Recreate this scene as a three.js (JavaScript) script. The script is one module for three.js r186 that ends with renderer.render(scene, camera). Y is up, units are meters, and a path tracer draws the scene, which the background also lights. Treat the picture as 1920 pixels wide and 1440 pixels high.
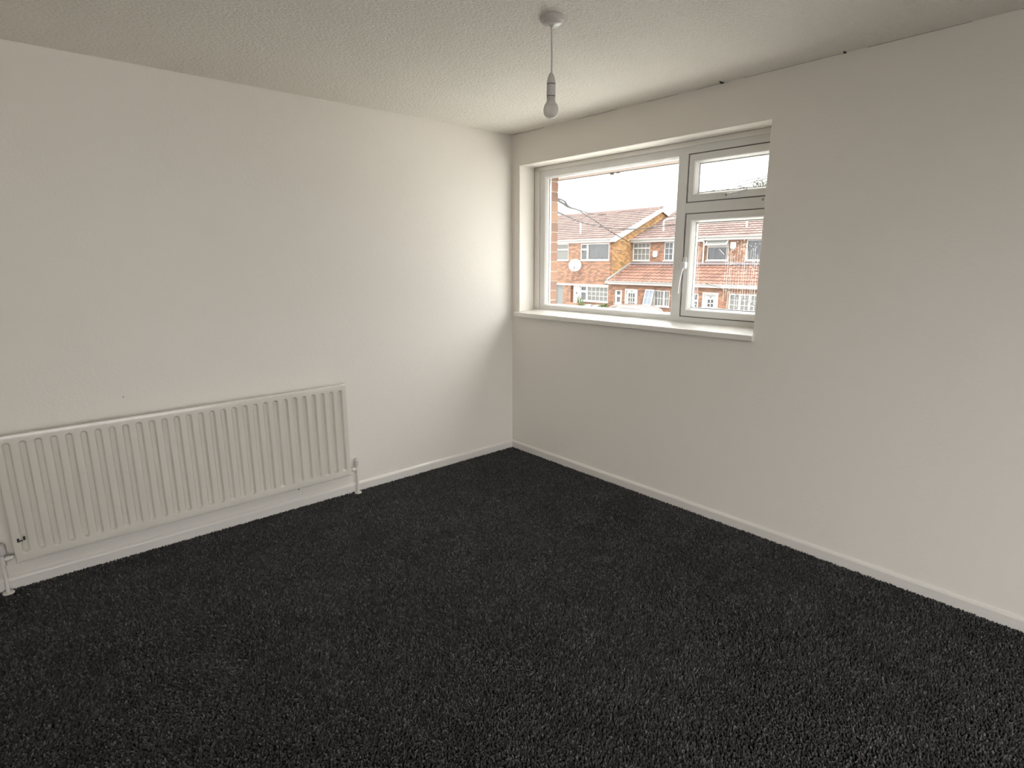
import * as THREE from 'three';
import { RoundedBoxGeometry } from 'three/addons/geometries/RoundedBoxGeometry.js';
import { mergeGeometries } from 'three/addons/utils/BufferGeometryUtils.js';
import { ImprovedNoise } from 'three/addons/math/ImprovedNoise.js';

/* ------------------------------------------------------------------ camera, sky, sun, exposure */
const scene = new THREE.Scene();
const renderer = new THREE.WebGLRenderer({ antialias: true });
renderer.toneMapping = THREE.LinearToneMapping;
renderer.toneMappingExposure = 1.86;
renderer.shadowMap.enabled = true;

const camera = new THREE.PerspectiveCamera(2 * Math.atan(720 / 1062.9) * 180 / Math.PI, 1920 / 1440, 0.05, 400);
camera.position.set(3.3563, 1.4976, 2.9563);
camera.lookAt(3.3563 - 0.73350, 1.4976 - 0.21289, 2.9563 - 0.64548);
camera.rotateZ(-0.00196);
scene.add(camera);

const SKY = { level: 3.3, rise: 2.0, w: 1024, h: 512 };
{
  const noise = new ImprovedNoise(), { w, h } = SKY, data = new Float32Array(w * h * 4);
  for (let j = 0; j < h; j++) {
    const el = ((j + 0.5) / h - 0.5) * Math.PI, s = Math.sin(el);
    for (let i = 0; i < w; i++) {
      const az = ((i + 0.5) / w - 0.5) * 2 * Math.PI, x = Math.cos(az) * Math.cos(el), z = Math.sin(az) * Math.cos(el);
      const k = 1 / (Math.max(s, 0) + 0.22), px = x * k * 1.5, pz = z * k * 1.5;
      let n = 0;
      for (let o = 0, a = 0.55, f = 1; o < 5; o++, a *= 0.55, f *= 2.05) n += a * noise.noise(px * f + 7.3, o * 5.1, pz * f + 1.7);
      const cloud = THREE.MathUtils.clamp(0.5 + n * 0.75, 0, 1);
      const base = SKY.level * (1 + SKY.rise * Math.max(s, 0)) * (0.84 + 0.34 * cloud), o = (j * w + i) * 4;
      const g = s < 0 ? 0.35 : 1;
      data[o] = base * g * (0.965 + 0.035 * cloud); data[o + 1] = base * g * (0.975 + 0.02 * cloud); data[o + 2] = base * g * (1.02 - 0.03 * cloud); data[o + 3] = 1;
    }
  }
  const sky = new THREE.DataTexture(data, w, h, THREE.RGBAFormat, THREE.FloatType);
  sky.mapping = THREE.EquirectangularReflectionMapping;
  sky.magFilter = sky.minFilter = THREE.LinearFilter;
  sky.needsUpdate = true;
  scene.background = sky;
}
const sun = new THREE.DirectionalLight(new THREE.Color().setRGB(1.0, 0.93, 0.82), 5);
sun.position.set(0.35 * 40, 0.85 * 40, 0.40 * 40 - 10);
sun.target.position.set(0, 0, -10);
sun.castShadow = true;
sun.shadow.radius = 3;
sun.shadow.mapSize.set(4096, 4096);
Object.assign(sun.shadow.camera, { left: -30, right: 30, top: 30, bottom: -30, near: 1, far: 120 });
scene.add(sun, sun.target);

/* ------------------------------------------------------------------ helpers */
let seed = 20240611;
const rnd = () => { seed = (seed * 1664525 + 1013904223) >>> 0; return seed / 4294967296; };
const rr = (a, b) => a + (b - a) * rnd();
const names = new Map();
const numbered = (n) => { const k = names.get(n) ?? 0; names.set(n, k + 1); return k ? n + '_' + String(k).padStart(3, '0') : n; };
const finish = (m) => { m.castShadow = m.receiveShadow = true; return m; };
function part(name, geo, mat, parent) { const m = finish(new THREE.Mesh(geo, mat)); m.name = name; parent.add(m); return m; }
function tag(o, label, category, group, kind) {
  o.userData = { label, category };
  if (group) o.userData.group = group;
  if (kind) o.userData.kind = kind;
  return o;
}
function thing(name, label, category, x, y, z, turn = 0, group) {
  const o = new THREE.Group(); o.name = numbered(name); o.position.set(x, y, z); o.rotation.y = turn; scene.add(o);
  return tag(o, label, category, group);
}
function single(name, geo, mat, label, category, group, kind) {
  const m = finish(new THREE.Mesh(geo, mat)); m.name = numbered(name); scene.add(m);
  return tag(m, label, category, group, kind);
}
function struct(name, geo, mat, label) {
  const m = geo ? finish(new THREE.Mesh(geo, mat)) : new THREE.Group(); m.name = name; scene.add(m);
  m.userData = { kind: 'structure', label };
  return m;
}
function metreUV(g) {                                        // uv in metres, by the way each face points
  const p = g.attributes.position, n = g.attributes.normal, uv = new Float32Array(p.count * 2);
  for (let i = 0; i < p.count; i++) {
    const ax = Math.abs(n.getX(i)), ay = Math.abs(n.getY(i)), az = Math.abs(n.getZ(i));
    const [u, v] = ax >= ay && ax >= az ? [p.getZ(i), p.getY(i)] : ay >= az ? [p.getX(i), p.getZ(i)] : [p.getX(i), p.getY(i)];
    uv[2 * i] = u; uv[2 * i + 1] = v;
  }
  g.setAttribute('uv', new THREE.BufferAttribute(uv, 2));
  return g;
}
const flat = (g) => { const q = g.index ? g.toNonIndexed() : g; for (const k of Object.keys(q.attributes)) if (!['position', 'normal', 'uv'].includes(k)) q.deleteAttribute(k); return q; };
const merge = (list) => mergeGeometries(list.map(flat));
function bb(x0, x1, y0, y1, z0, z1, r = 0) {                 // a box between planes, edges rounded by r
  const w = Math.abs(x1 - x0), h = Math.abs(y1 - y0), d = Math.abs(z1 - z0), k = Math.min(r, w / 2.01, h / 2.01, d / 2.01);
  const g = flat(k > 0 ? new RoundedBoxGeometry(w, h, d, 2, k) : new THREE.BoxGeometry(w, h, d));
  g.translate((x0 + x1) / 2, (y0 + y1) / 2, (z0 + z1) / 2);
  return metreUV(g);
}
function mitred(x0, x1, y0, y1, prof) {                      // a mitred frame in the x-y plane; prof = closed loop of [inset, z]
  const pos = [], ring = prof.map(([d, z]) => [[x0 + d, y0 + d, z], [x1 - d, y0 + d, z], [x1 - d, y1 - d, z], [x0 + d, y1 - d, z]]);
  for (let i = 0; i < prof.length; i++) {
    const a = ring[i], b = ring[(i + 1) % prof.length];
    for (let k = 0; k < 4; k++) { const l = (k + 1) % 4; pos.push(...a[k], ...a[l], ...b[l], ...a[k], ...b[l], ...b[k]); }
  }
  const g = new THREE.BufferGeometry();
  g.setAttribute('position', new THREE.Float32BufferAttribute(pos, 3)); g.computeVertexNormals();
  return metreUV(g);
}
function along(prof, axis, a, b) {                           // a convex profile (list of [u, v]) extruded along x or z from a to b
  const s = new THREE.Shape(prof.map(([u, v]) => new THREE.Vector2(u, v)));
  const g = flat(new THREE.ExtrudeGeometry(s, { depth: b - a, bevelEnabled: false }));
  if (axis === 'x') { g.rotateY(Math.PI / 2); g.translate(a, 0, 0); } else g.translate(0, 0, a);   // 'x': profile [u, v] is [-z, y]
  return metreUV(g);
}
function tube(points, r, seg = 8, n = 40) {
  return flat(new THREE.TubeGeometry(new THREE.CatmullRomCurve3(points.map((p) => new THREE.Vector3(...p))), n, r, seg, false));
}
function lathe(list, n = 32) { return flat(new THREE.LatheGeometry(list.map(([r, y]) => new THREE.Vector2(r, y)), n)); }
function cyl(r0, r1, h, n = 20) { return flat(new THREE.CylinderGeometry(r0, r1, h, n)); }
function holed(outer, holes, depth, bevel = 0) {             // rectangles cut out of a rectangle, extruded along +z from 0
  const rect = (c, [x0, x1, y0, y1]) => { c.moveTo(x0, y0); c.lineTo(x1, y0); c.lineTo(x1, y1); c.lineTo(x0, y1); c.closePath(); return c; };
  const s = rect(new THREE.Shape(), outer);
  for (const h of holes) s.holes.push(rect(new THREE.Path(), h));
  const g = flat(new THREE.ExtrudeGeometry(s, bevel ? { depth: depth - 2 * bevel, bevelEnabled: true, bevelThickness: bevel, bevelSize: bevel, bevelOffset: -bevel, bevelSegments: 3 } : { depth, bevelEnabled: false }));
  if (bevel) g.translate(0, 0, bevel);
  return metreUV(g);
}

/* ------------------------------------------------------------------ textures */
function tex(n, f, srgb, repeat = 1) {                       // f(u, v, x, y) in 0..1 -> value or [r, g, b], 0..1
  const data = new Uint8Array(n * n * 4);
  for (let y = 0; y < n; y++) for (let x = 0; x < n; x++) {
    const c = f(x / n, y / n, x, y), o = (y * n + x) * 4;
    for (let k = 0; k < 3; k++) data[o + k] = 255 * Math.min(1, Math.max(0, Array.isArray(c) ? c[k] : c));
    data[o + 3] = 255;
  }
  const t = new THREE.DataTexture(data, n, n, THREE.RGBAFormat);
  t.wrapS = t.wrapT = THREE.RepeatWrapping; t.magFilter = THREE.LinearFilter; t.minFilter = THREE.LinearMipmapLinearFilter; t.generateMipmaps = true;
  if (srgb) t.colorSpace = THREE.SRGBColorSpace;
  t.repeat.set(repeat, repeat); t.needsUpdate = true;
  return t;
}
function lattice(n, sd) { const a = new Float32Array(n * n); let s = sd >>> 0; for (let i = 0; i < a.length; i++) { s = (s * 1664525 + 1013904223) >>> 0; a[i] = s / 4294967296; } return a; }
function tiled(cx, cy, sd) {                                 // value noise that repeats over 0..1, cx by cy cells
  const n = Math.max(cx, cy), a = lattice(n, sd), sm = (t) => t * t * (3 - 2 * t);
  return (u, v) => {
    const x = u * cx, y = v * cy, i = Math.floor(x), j = Math.floor(y), s = sm(x - i), t = sm(y - j), at = (p, q) => a[((q % cy + cy) % cy) * n + ((p % cx + cx) % cx)];
    return (at(i, j) * (1 - s) + at(i + 1, j) * s) * (1 - t) + (at(i, j + 1) * (1 - s) + at(i + 1, j + 1) * s) * t;
  };
}
const wallBump = (() => { const a = tiled(7, 7, 1), b = tiled(160, 160, 2), c = tiled(340, 340, 3), d = tiled(19, 19, 4); return tex(1024, (u, v) => 0.36 * a(u, v) + 0.2 * d(u, v) + 0.26 * b(u, v) + 0.18 * c(u, v), false, 1 / 1.4); })();
const ceilBump = (() => {
  const a = tiled(190, 84, 11), b = tiled(320, 150, 12), c = tiled(14, 12, 13), e = tiled(400, 400, 14);
  return tex(1024, (u, v) => { const s = a(u, v) * 0.5 + b(u, v) * 0.3 + e(u, v) * 0.2, m = 0.8 + 0.3 * c(u, v); return 0.5 + (s - 0.5) * 1.5 * m; }, false, 1 / 0.85);
})();

/* ------------------------------------------------------------------ materials */
const lin = (r, g, b) => new THREE.Color().setRGB(r, g, b);
const std = (r, g, b, rough, extra = {}) => new THREE.MeshStandardMaterial({ color: lin(r, g, b), roughness: rough, ...extra });
const M = {
  wall: std(0.86, 0.815, 0.745, 0.75, { bumpMap: wallBump, bumpScale: 0.0011 }),
  ceiling: std(0.87, 0.825, 0.745, 0.9, { bumpMap: ceilBump, bumpScale: 0.0034 }),
  gloss: new THREE.MeshPhysicalMaterial({ color: lin(0.82, 0.785, 0.73), roughness: 0.4, clearcoat: 1, clearcoatRoughness: 0.18 }),
  radiator: new THREE.MeshPhysicalMaterial({ color: lin(0.76, 0.715, 0.635), roughness: 0.4, clearcoat: 1, clearcoatRoughness: 0.16 }),
  upvc: std(0.83, 0.82, 0.79, 0.3),
  gasket: std(0.16, 0.155, 0.15, 0.7),
  dark: std(0.03, 0.03, 0.03, 0.7),
  plastic: std(0.66, 0.63, 0.60, 0.35),  // white plastic greyed: shade of the backlit lamp put into the colour
  handle: std(0.86, 0.86, 0.86, 0.25),
  darkMetal: std(0.06, 0.06, 0.06, 0.5),
  chrome: new THREE.MeshStandardMaterial({ color: lin(0.6, 0.6, 0.6), roughness: 0.25, metalness: 1 }),
  glass: new THREE.MeshPhysicalMaterial({ color: lin(0.79, 0.80, 0.79), roughness: 0, transmission: 1, thickness: 0, ior: 1.5 }),
  clearGlass: new THREE.MeshPhysicalMaterial({ color: lin(0.95, 0.95, 0.95), roughness: 0, transmission: 1, thickness: 0, ior: 1.5 }),
  scuff: std(0.3, 0.28, 0.26, 0.9),
  pile: std(1, 1, 1, 0.95),
  backing: std(0.014, 0.013, 0.013, 1),
};

/* ------------------------------------------------------------------ the room */
const W = 5.1, D = 3.9, H = 2.4, WX0 = 0.085, WX1 = 1.943, WY0 = 1.075, WY1 = 2.176;
struct('floor', bb(-0.2, W + 0.2, -0.25, -0.014, -0.15, D + 0.2), M.backing, 'floor under the charcoal carpet');
struct('ceiling', bb(-0.15, W + 0.15, H, H + 0.15, -0.155, D + 0.15), M.ceiling, 'off-white ceiling with fine textured paper');
struct('wall_left', bb(-0.15, 0, -0.2, H + 0.05, -0.155, D + 0.15), M.wall, 'white painted wall behind the radiator');
{
  const g = holed([-0.15, W + 0.15, -0.2, H + 0.05], [[WX0, WX1, WY0, WY1]], 0.155, 0.006); g.translate(0, 0, -0.155);
  struct('wall_front', g, M.wall, 'white painted wall with the window');
}

{
  const R = { z0: 1.15, z1: 3.75, y0: 0.15, y1: 2.3 };
  const g = holed([-0.155, D + 0.15, -0.2, H + 0.05], [[R.z0, R.z1, R.y0, R.y1]], 0.15, 0.005); g.rotateY(-Math.PI / 2); g.translate(W + 0.15, 0, 0);
  struct('wall_right', metreUV(g), M.wall, 'white painted wall right of the camera, with an added window opening');
  struct('wall_back', bb(-0.15, W + 0.15, -0.2, H + 0.05, D, D + 0.15), M.wall, 'white painted wall behind the camera');
  const back = struct('window_2', null, null, 'wide unseen window added right of the camera for fill light'), t = (q) => { q.rotateY(-Math.PI / 2); q.translate(W + 0.12, 0, 0); return metreUV(q); };  // unseen window, added to bring fill light into the room
  part('outer_frame', t(mitred(R.z0, R.z1, R.y0, R.y1, [[0, 0], [0.05, 0], [0.05, 0.06], [0, 0.06]])), M.upvc, back);
  part('mullion', t(bb(2.43, 2.47, R.y0 + 0.05, R.y1 - 0.05, 0, 0.06, 0.004)), M.upvc, back);
  part('pane', t(bb(R.z0 + 0.05, R.z1 - 0.05, R.y0 + 0.05, R.y1 - 0.05, 0.03, 0.034)), M.clearGlass, back);
}
for (const [n, prof, axis, a, b] of [                        // low skirting boards with a bevelled top
  ['baseboard_left', [[0, -0.014], [0.014, -0.014], [0.014, 0.042], [0.011, 0.049], [0.004, 0.057], [0, 0.057]], 'z', 0, D],
  ['baseboard_front', [[0, -0.014], [0, 0.057], [-0.004, 0.057], [-0.011, 0.049], [-0.014, 0.042], [-0.014, -0.014]], 'x', 0, W],
]) struct(n, along(prof, axis, a, b), M.gloss, 'white painted skirting board ' + (axis === 'z' ? 'below the radiator' : 'below the window'));

{ // the open joint between the ceiling paper and the window wall
  const list = [];
  for (let x = 0.02; x < 3.6;) { const l = rr(0.12, 0.5); list.push(bb(x, x + l, H - rr(0.0012, 0.0026), H, -0.001, 0.001)); x += l + rr(0.01, x < 0.9 ? 0.5 : 0.16); }
  part('joint_crack', merge(list), std(0.36, 0.34, 0.31, 1), scene.getObjectByName('wall_front')).userData.kind = 'stuff';
}
/* torn paper at the ceiling edge, two places */
for (const [x, k] of [[1.669, 1], [2.253, 0.7]]) {
  const g = new THREE.BufferGeometry(), z0 = 0.001, z1 = 0.05 * k, w = 0.006 * k;
  const P = [[x - w, H, z0], [x + w, H, z0], [x + w * 0.4, H, z1], [x - w * 2.2, H - 0.004, z0 + 0.004], [x + w, H - 0.005, z0 + 0.004], [x + w * 0.5, H - 0.003, z1 * 0.9]];
  const F = [[0, 3, 5], [0, 5, 2], [3, 4, 5], [1, 2, 5], [1, 5, 4], [0, 1, 4], [0, 4, 3]], pos = F.flatMap((f) => f.flatMap((i) => P[i]));
  g.setAttribute('position', new THREE.Float32BufferAttribute(pos, 3)); g.computeVertexNormals();
  part('paper_tear', metreUV(g), M.dark, scene.getObjectByName('ceiling'));
}

/* ------------------------------------------------------------------ outer leaf, eaves, ground */
M.brickNear = [std(0.24, 0.13, 0.09, 0.9), std(0.28, 0.155, 0.10, 0.9), std(0.20, 0.115, 0.085, 0.9), std(0.31, 0.185, 0.12, 0.9)];
M.mortar = std(0.36, 0.30, 0.24, 0.95);
{
  const a = holed([-6, W + 6, -2.4, 2.45], [[0.152, 1.953, 1.04, 2.135]], 0.102); a.translate(0, 0, -0.337);
  const b = holed([-0.3, W + 0.3, -0.3, 2.42], [[0.105, 1.985, 1.09, 2.172]], 0.08); b.translate(0, 0, -0.235);
  const o = struct('wall_outside', merge([a, b]), M.mortar, 'outer brick wall seen beside the window');
  const shapes = [bb(-0.04, 0.1565, 0, 0.065, -0.341, -0.236, 0.004), bb(-0.06, 0.158, 0, 0.064, -0.34, -0.2355, 0.005), bb(-0.05, 0.1555, 0, 0.066, -0.3415, -0.2365, 0.004)];
  for (let k = 0; k < 15; k++) { const m = part(k ? 'brick_' + String(k).padStart(3, '0') : 'brick', shapes[k % 3], M.brickNear[Math.floor(rnd() * 4)], o); m.position.y = 1.046 + k * 0.0745; }
}
{
  const e = struct('roof_eaves', null, null, 'eaves of the house above the window');
  part('soffit_board', bb(-6, W + 6, 2.122, 2.134, -0.475, -0.337), std(0.30, 0.235, 0.2, 0.8), e);
  part('fascia_board', bb(-6, W + 6, 2.118, 2.36, -0.495, -0.475, 0.003), std(0.2, 0.18, 0.17, 0.8), e);
  part('roof_slab', (() => { const s = new THREE.Shape([[0.62, 2.33], [-4.6, 4.3], [-4.6, 4.4], [0.62, 2.43]].map(([u, v]) => new THREE.Vector2(u, v))); const g = flat(new THREE.ExtrudeGeometry(s, { depth: W + 12, bevelEnabled: false })); g.rotateY(Math.PI / 2); g.translate(-6, 0, 0); return metreUV(g); })(), std(0.2, 0.15, 0.13, 0.9), e);
  part('web_tuft', merge([bb(0.545, 0.575, 2.106, 2.12, -0.496, -0.473, 0.006), bb(0.6, 0.63, 2.112, 2.12, -0.496, -0.475, 0.003)]), std(0.25, 0.24, 0.23, 1), e);
}
struct('ground', bb(-90, 90, -2.6, -2.3, -110, -0.34), std(0.48, 0.47, 0.445, 0.95), 'paved street and drives between the houses').userData.kind = 'structure';

/* ------------------------------------------------------------------ the window */
const win = struct('window_1', null, null, 'white plastic window with a fixed pane and two opening sashes');
{
  const fz = -0.165, oz = -0.235;
  const stile = (x0, x1, y0, y1, d) => mitred(x0, x1, y0, y1, [[0, oz], [0, fz - 0.003], [0.003, fz], [d - 0.012, fz], [d - 0.009, fz - 0.003], [d, fz - 0.02], [d, oz]]);
  part('outer_frame', mitred(0.105, 1.985, 1.09, 2.172, [[0, oz], [0, fz - 0.003], [0.003, fz], [0.064, fz], [0.067, fz - 0.003], [0.067, oz]]), M.upvc, win);
  part('mullion', bb(1.322, 1.387, 1.15, 2.11, oz, fz, 0.004), M.upvc, win);
  part('transom', bb(1.38, 1.925, 1.770, 1.832, oz, fz + 0.0004, 0.004), M.upvc, win);
  // fixed pane on the left
  const fx0 = 0.172, fx1 = 1.322, fy0 = 1.157, fy1 = 2.105;
  part('side_frame', bb(0.168, 0.186, fy0 - 0.004, fy1 + 0.004, oz, fz, 0.003), M.upvc, win);
  const bead = (x0, x1, y0, y1, z) => mitred(x0, x1, y0, y1, [[0, z - 0.003], [0.003, z - 0.005], [0.013, z - 0.024], [0.013, z - 0.03], [0, z - 0.03]]);
  part('glazing_bead', bead(0.186, fx1, fy0, fy1, fz), M.upvc, win);
  part('pane', bb(0.19, fx1, fy0, fy1, -0.2, -0.196), M.glass, win);
  part('spacer_bar', mitred(0.19, fx1, fy0, fy1, [[0.004, -0.203], [0.013, -0.203], [0.013, -0.217], [0.004, -0.217]]), M.chrome, win);
  // opening sashes on the right
  const sash = (name, x0, x1, y0, y1, label) => {
    const z = -0.157, f = 0.037;
    const o = part(name, mitred(x0, x1, y0, y1, [[0, -0.2], [0, z - 0.004], [0.004, z], [f - 0.003, z], [f, z - 0.003], [f, -0.22], [0, -0.22]]), M.upvc, win);
    o.userData.label = label;
    part('glazing_bead', mitred(x0 + f - 0.001, x1 - f + 0.001, y0 + f - 0.001, y1 - f + 0.001, [[0, z - 0.004], [0.003, z - 0.006], [0.013, z - 0.03], [0.013, z - 0.036], [0, z - 0.036]]), M.upvc, o);
    part('pane', bb(x0 + f, x1 - f, y0 + f, y1 - f, -0.191, -0.187), M.glass, o);
    part('spacer_bar', mitred(x0 + f, x1 - f, y0 + f, y1 - f, [[0.006, -0.194], [0.017, -0.194], [0.017, -0.21], [0.006, -0.21]]), M.chrome, o);
    part('gasket', mitred(x0 - 0.008, x1 + 0.008, y0 - 0.008, y1 + 0.008, [[0, -0.166], [0.012, -0.166], [0.012, -0.21], [0, -0.21]]), M.gasket, win);
    return o;
  };
  const top = sash('vent_sash', 1.398, 1.92, 1.836, 2.100, 'top-hung opening sash');
  const low = sash('casement_sash', 1.398, 1.92, 1.161, 1.765, 'side-hung opening casement');
  // casement handle: backplate, neck and a lever that hangs down
  const h = part('handle', merge([bb(1.402, 1.424, 1.445, 1.515, -0.1505, -0.143, 0.003), bb(1.404, 1.434, 1.448, 1.486, -0.146, -0.118, 0.007)]), M.handle, low);
  part('lever', tube([[1.420, 1.462, -0.122], [1.416, 1.435, -0.118], [1.407, 1.395, -0.116], [1.400, 1.345, -0.116], [1.398, 1.298, -0.116]], 0.0062, 10, 30), M.handle, low);
  // vent handle: lies along the bottom rail
  const h2 = part('handle', merge([bb(1.655, 1.722, 1.842, 1.864, -0.1505, -0.142, 0.003), bb(1.66, 1.69, 1.84, 1.866, -0.146, -0.122, 0.007)]), M.handle, top);
  part('lever', tube([[1.672, 1.853, -0.124], [1.70, 1.855, -0.119], [1.74, 1.861, -0.118], [1.784, 1.868, -0.118]], 0.0062, 10, 30), M.handle, top);
  part('lock_button', (() => { const g = cyl(0.004, 0.004, 0.004, 12); g.rotateX(Math.PI / 2); g.translate(1.665, 1.852, -0.1205); return g; })(), M.dark, top);
  part('screw_cap', (() => { const g = cyl(0.006, 0.007, 0.004, 16); g.rotateX(Math.PI / 2); g.translate(1.855, 1.816, -0.163); return g; })(), std(0.45, 0.44, 0.42, 0.5), win);
  // mist and runs of water between the sheets of the casement glass
  const runs = [];
  const run = (x, y0, y1, w) => { for (let y = y0; y < y1;) { const l = rr(0.03, 0.16); runs.push(bb(x - w / 2 + rr(-0.0006, 0.0006), x + w / 2, y, Math.min(y + l, y1), -0.1868, -0.1856, 0.0005)); y += l + rr(0.002, 0.012); } };
  for (let k = 0; k < 15; k++) run(1.655 + k * 0.0145 + rr(-0.004, 0.004), 1.25 + rr(-0.03, 0.06), 1.60 - Math.abs(k - 8) * 0.006 + rr(-0.05, 0.03), rr(0.0011, 0.0024));
  for (let k = 0; k < 4; k++) run(1.456 + k * 0.011, 1.21, 1.66 - k * 0.03, rr(0.0016, 0.0026));
  for (let k = 0; k < 60; k++) { const x = rr(1.69, 1.85), y = rr(1.42, 1.60); runs.push(bb(x - 0.002, x + 0.002, y - 0.002, y + 0.002, -0.1868, -0.1856, 0.0008)); }
  part('water_runs', merge(runs), new THREE.MeshPhysicalMaterial({ color: lin(0.9, 0.9, 0.9), roughness: 1, transmission: 0.6, thickness: 0 }), low).userData.kind = 'stuff';
  // sill board
  const prof = [[0.163, 1.092], [0.163, 1.1265], [-0.026, 1.1075], [-0.030, 1.1055], [-0.032, 1.102], [-0.032, 1.078], [-0.029, 1.074], [-0.025, 1.073], [0, 1.073]];
  const s = new THREE.Shape([[0.165, 1.09], [0.165, 1.1265], [-0.026, 1.1075], [-0.030, 1.1055], [-0.032, 1.102], [-0.032, 1.078], [-0.029, 1.074], [-0.025, 1.073], [0, 1.073]].map(([u, v]) => new THREE.Vector2(u, v)));
  const g = flat(new THREE.ExtrudeGeometry(s, { depth: 1.955 - 0.052, bevelEnabled: false })); g.rotateY(Math.PI / 2); g.translate(0.052, 0, 0);
  part('window_sill', metreUV(g), M.gloss, win);
  for (const [a, b] of [[0.07, 0.2], [0.55, 0.6]]) part('filler', bb(a, b, 1.0685, 1.0745, -0.001, 0.012, 0.003), M.wall, win);
}
struct('trim_1', bb(WX0, 0.135, 1.12, 2.176, -0.164, -0.1545, 0.002), M.gloss, 'white cover strip beside the window frame');
struct('trim_2', bb(WX0, WX1, 2.146, 2.176, -0.1645, -0.1546, 0.002), M.gloss, 'white cover strip above the window frame');
/* ------------------------------------------------------------------ radiator */
{
  const o = thing('radiator', 'white ribbed panel radiator with valves, fixed low on the left wall', 'radiator', 0, 0, 2.2775);
  const z0 = -0.8225, z1 = 0.8225, y0 = 0.145, y1 = 0.745, X = 0.082, n = 29, pitch = 0.0557, first = 1.498 - 2.2775;
  const zs = [], ys = [];
  { let z = z0; zs.push(z0, z0 + 0.004); for (let k = 0; k < n; k++) for (const t of [-0.0165, -0.0152, -0.0138, -0.0124, -0.0110, -0.0095, -0.0080, -0.0062, 0, 0.0062, 0.0080, 0.0095, 0.0110, 0.0124, 0.0138, 0.0152, 0.0165]) zs.push(first + k * pitch + t); zs.push(z1 - 0.004, z1); }
  { ys.push(y0, y0 + 0.004, y0 + 0.02); for (const c of [0.198, 0.698]) for (let t = -0.0176; t <= 0.0177; t += 0.0016) ys.push(c + t); for (let k = 1; k < 5; k++) ys.push(0.22 + k * 0.09); ys.push(y1 - 0.02, y1 - 0.004, y1); ys.sort((a, b) => a - b); }
  const depth = (z, y) => {
    const k = Math.round((z - first) / pitch); if (k < 0 || k >= n) return 0;
    const dz = z - (first + k * pitch), dy = y < 0.198 ? y - 0.198 : y > 0.698 ? y - 0.698 : 0, d = Math.hypot(dz, dy);
    return 0.019 * (1 - THREE.MathUtils.smoothstep(d, 0.0068, 0.0158));
  };
  const pos = [], idx = [];
  for (const z of zs) for (const y of ys) { const rim = Math.min(z - z0, z1 - z, y - y0, y1 - y) < 0.001 ? 0.0035 : 0; pos.push(X - depth(z, y) - rim, y, z); }
  const m = ys.length;
  for (let i = 0; i < zs.length - 1; i++) for (let j = 0; j < m - 1; j++) { const a = i * m + j, b = a + 1, c = a + m, d = c + 1; idx.push(a, c, b, b, c, d); }
  let g = new THREE.BufferGeometry(); g.setAttribute('position', new THREE.Float32BufferAttribute(pos, 3)); g.setIndex(idx); g.computeVertexNormals();
  { const nn = g.attributes.normal; if (nn.getX(Math.floor(nn.count / 2)) < 0) { for (let i = 0; i < idx.length; i += 3) [idx[i], idx[i + 1]] = [idx[i + 1], idx[i]]; g.setIndex(idx); g.computeVertexNormals(); } }
  metreUV(g);
  part('panel', g, M.radiator, o);
  const e = X - 0.0035;
  part('rim', mitredX(z0, z1, y0, y1, e, 0.066), M.radiator, o);
  part('back_panel', bb(0.044, 0.060, y0 + 0.006, y1 - 0.006, z0 + 0.01, z1 - 0.01, 0.004), M.radiator, o);
  for (const z of [-0.6, 0.6]) part('bracket', bb(0.001, 0.053, 0.25, 0.66, z - 0.02, z + 0.02, 0.003), M.radiator, o);
  const valve = (z, s, big) => {                             // s: the side on which the radiator lies
    const x = 0.05, b = part('valve', merge([(() => { const c = cyl(0.0115, 0.0115, 0.05, 14); c.translate(x, 0.168, z); return c; })(), (() => { const c = cyl(0.009, 0.009, Math.abs(s) , 12); c.rotateX(Math.PI / 2); c.translate(x, 0.168, z + s / 2); return c; })()]), M.gloss, o);
    const nut = (r, h) => cyl(r, r, h, 6);
    part('nut', (() => { const c = nut(0.0145, 0.013); c.translate(x, 0.146, z); return c; })(), M.gloss, b);
    part('nut', (() => { const c = nut(0.014, 0.014); c.rotateX(Math.PI / 2); c.translate(x, 0.168, z + s * 0.55); return c; })(), M.gloss, b);
    part('cap', (() => { const c = lathe(big ? [[0.012, 0.19], [0.021, 0.193], [0.023, 0.2], [0.022, 0.235], [0.019, 0.24], [0, 0.241]] : [[0.0105, 0.186], [0.0135, 0.189], [0.0145, 0.225], [0.012, 0.229], [0, 0.2295]], 20); c.translate(x, 0, z); return c; })(), M.plastic, b);
    part('pipe', (() => { const c = cyl(0.0075, 0.0075, 0.156, 14); c.translate(x, 0.064, z); return c; })(), M.gloss, o);
    part('pipe_collar', (() => { const c = lathe([[0.008, 0.004], [0.02, 0.004], [0.022, 0.001], [0.022, -0.004]], 20); c.translate(x, 0.003, z); return c; })(), M.plastic, o);
  };
  valve(1.402 - 2.2775, 0.045, false);
  valve(3.148 - 2.2775, -0.04, true);
  part('sticker', merge([bb(X - 0.0002, X + 0.0006, 0.243, 0.262, 0.797, 0.806), bb(X - 0.0002, X + 0.0006, 0.246, 0.252, 0.786, 0.797), bb(X - 0.0002, X + 0.0006, 0.248, 0.266, 0.776, 0.784)]), M.dark, o).userData.label = 'small black mark';
}
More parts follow.
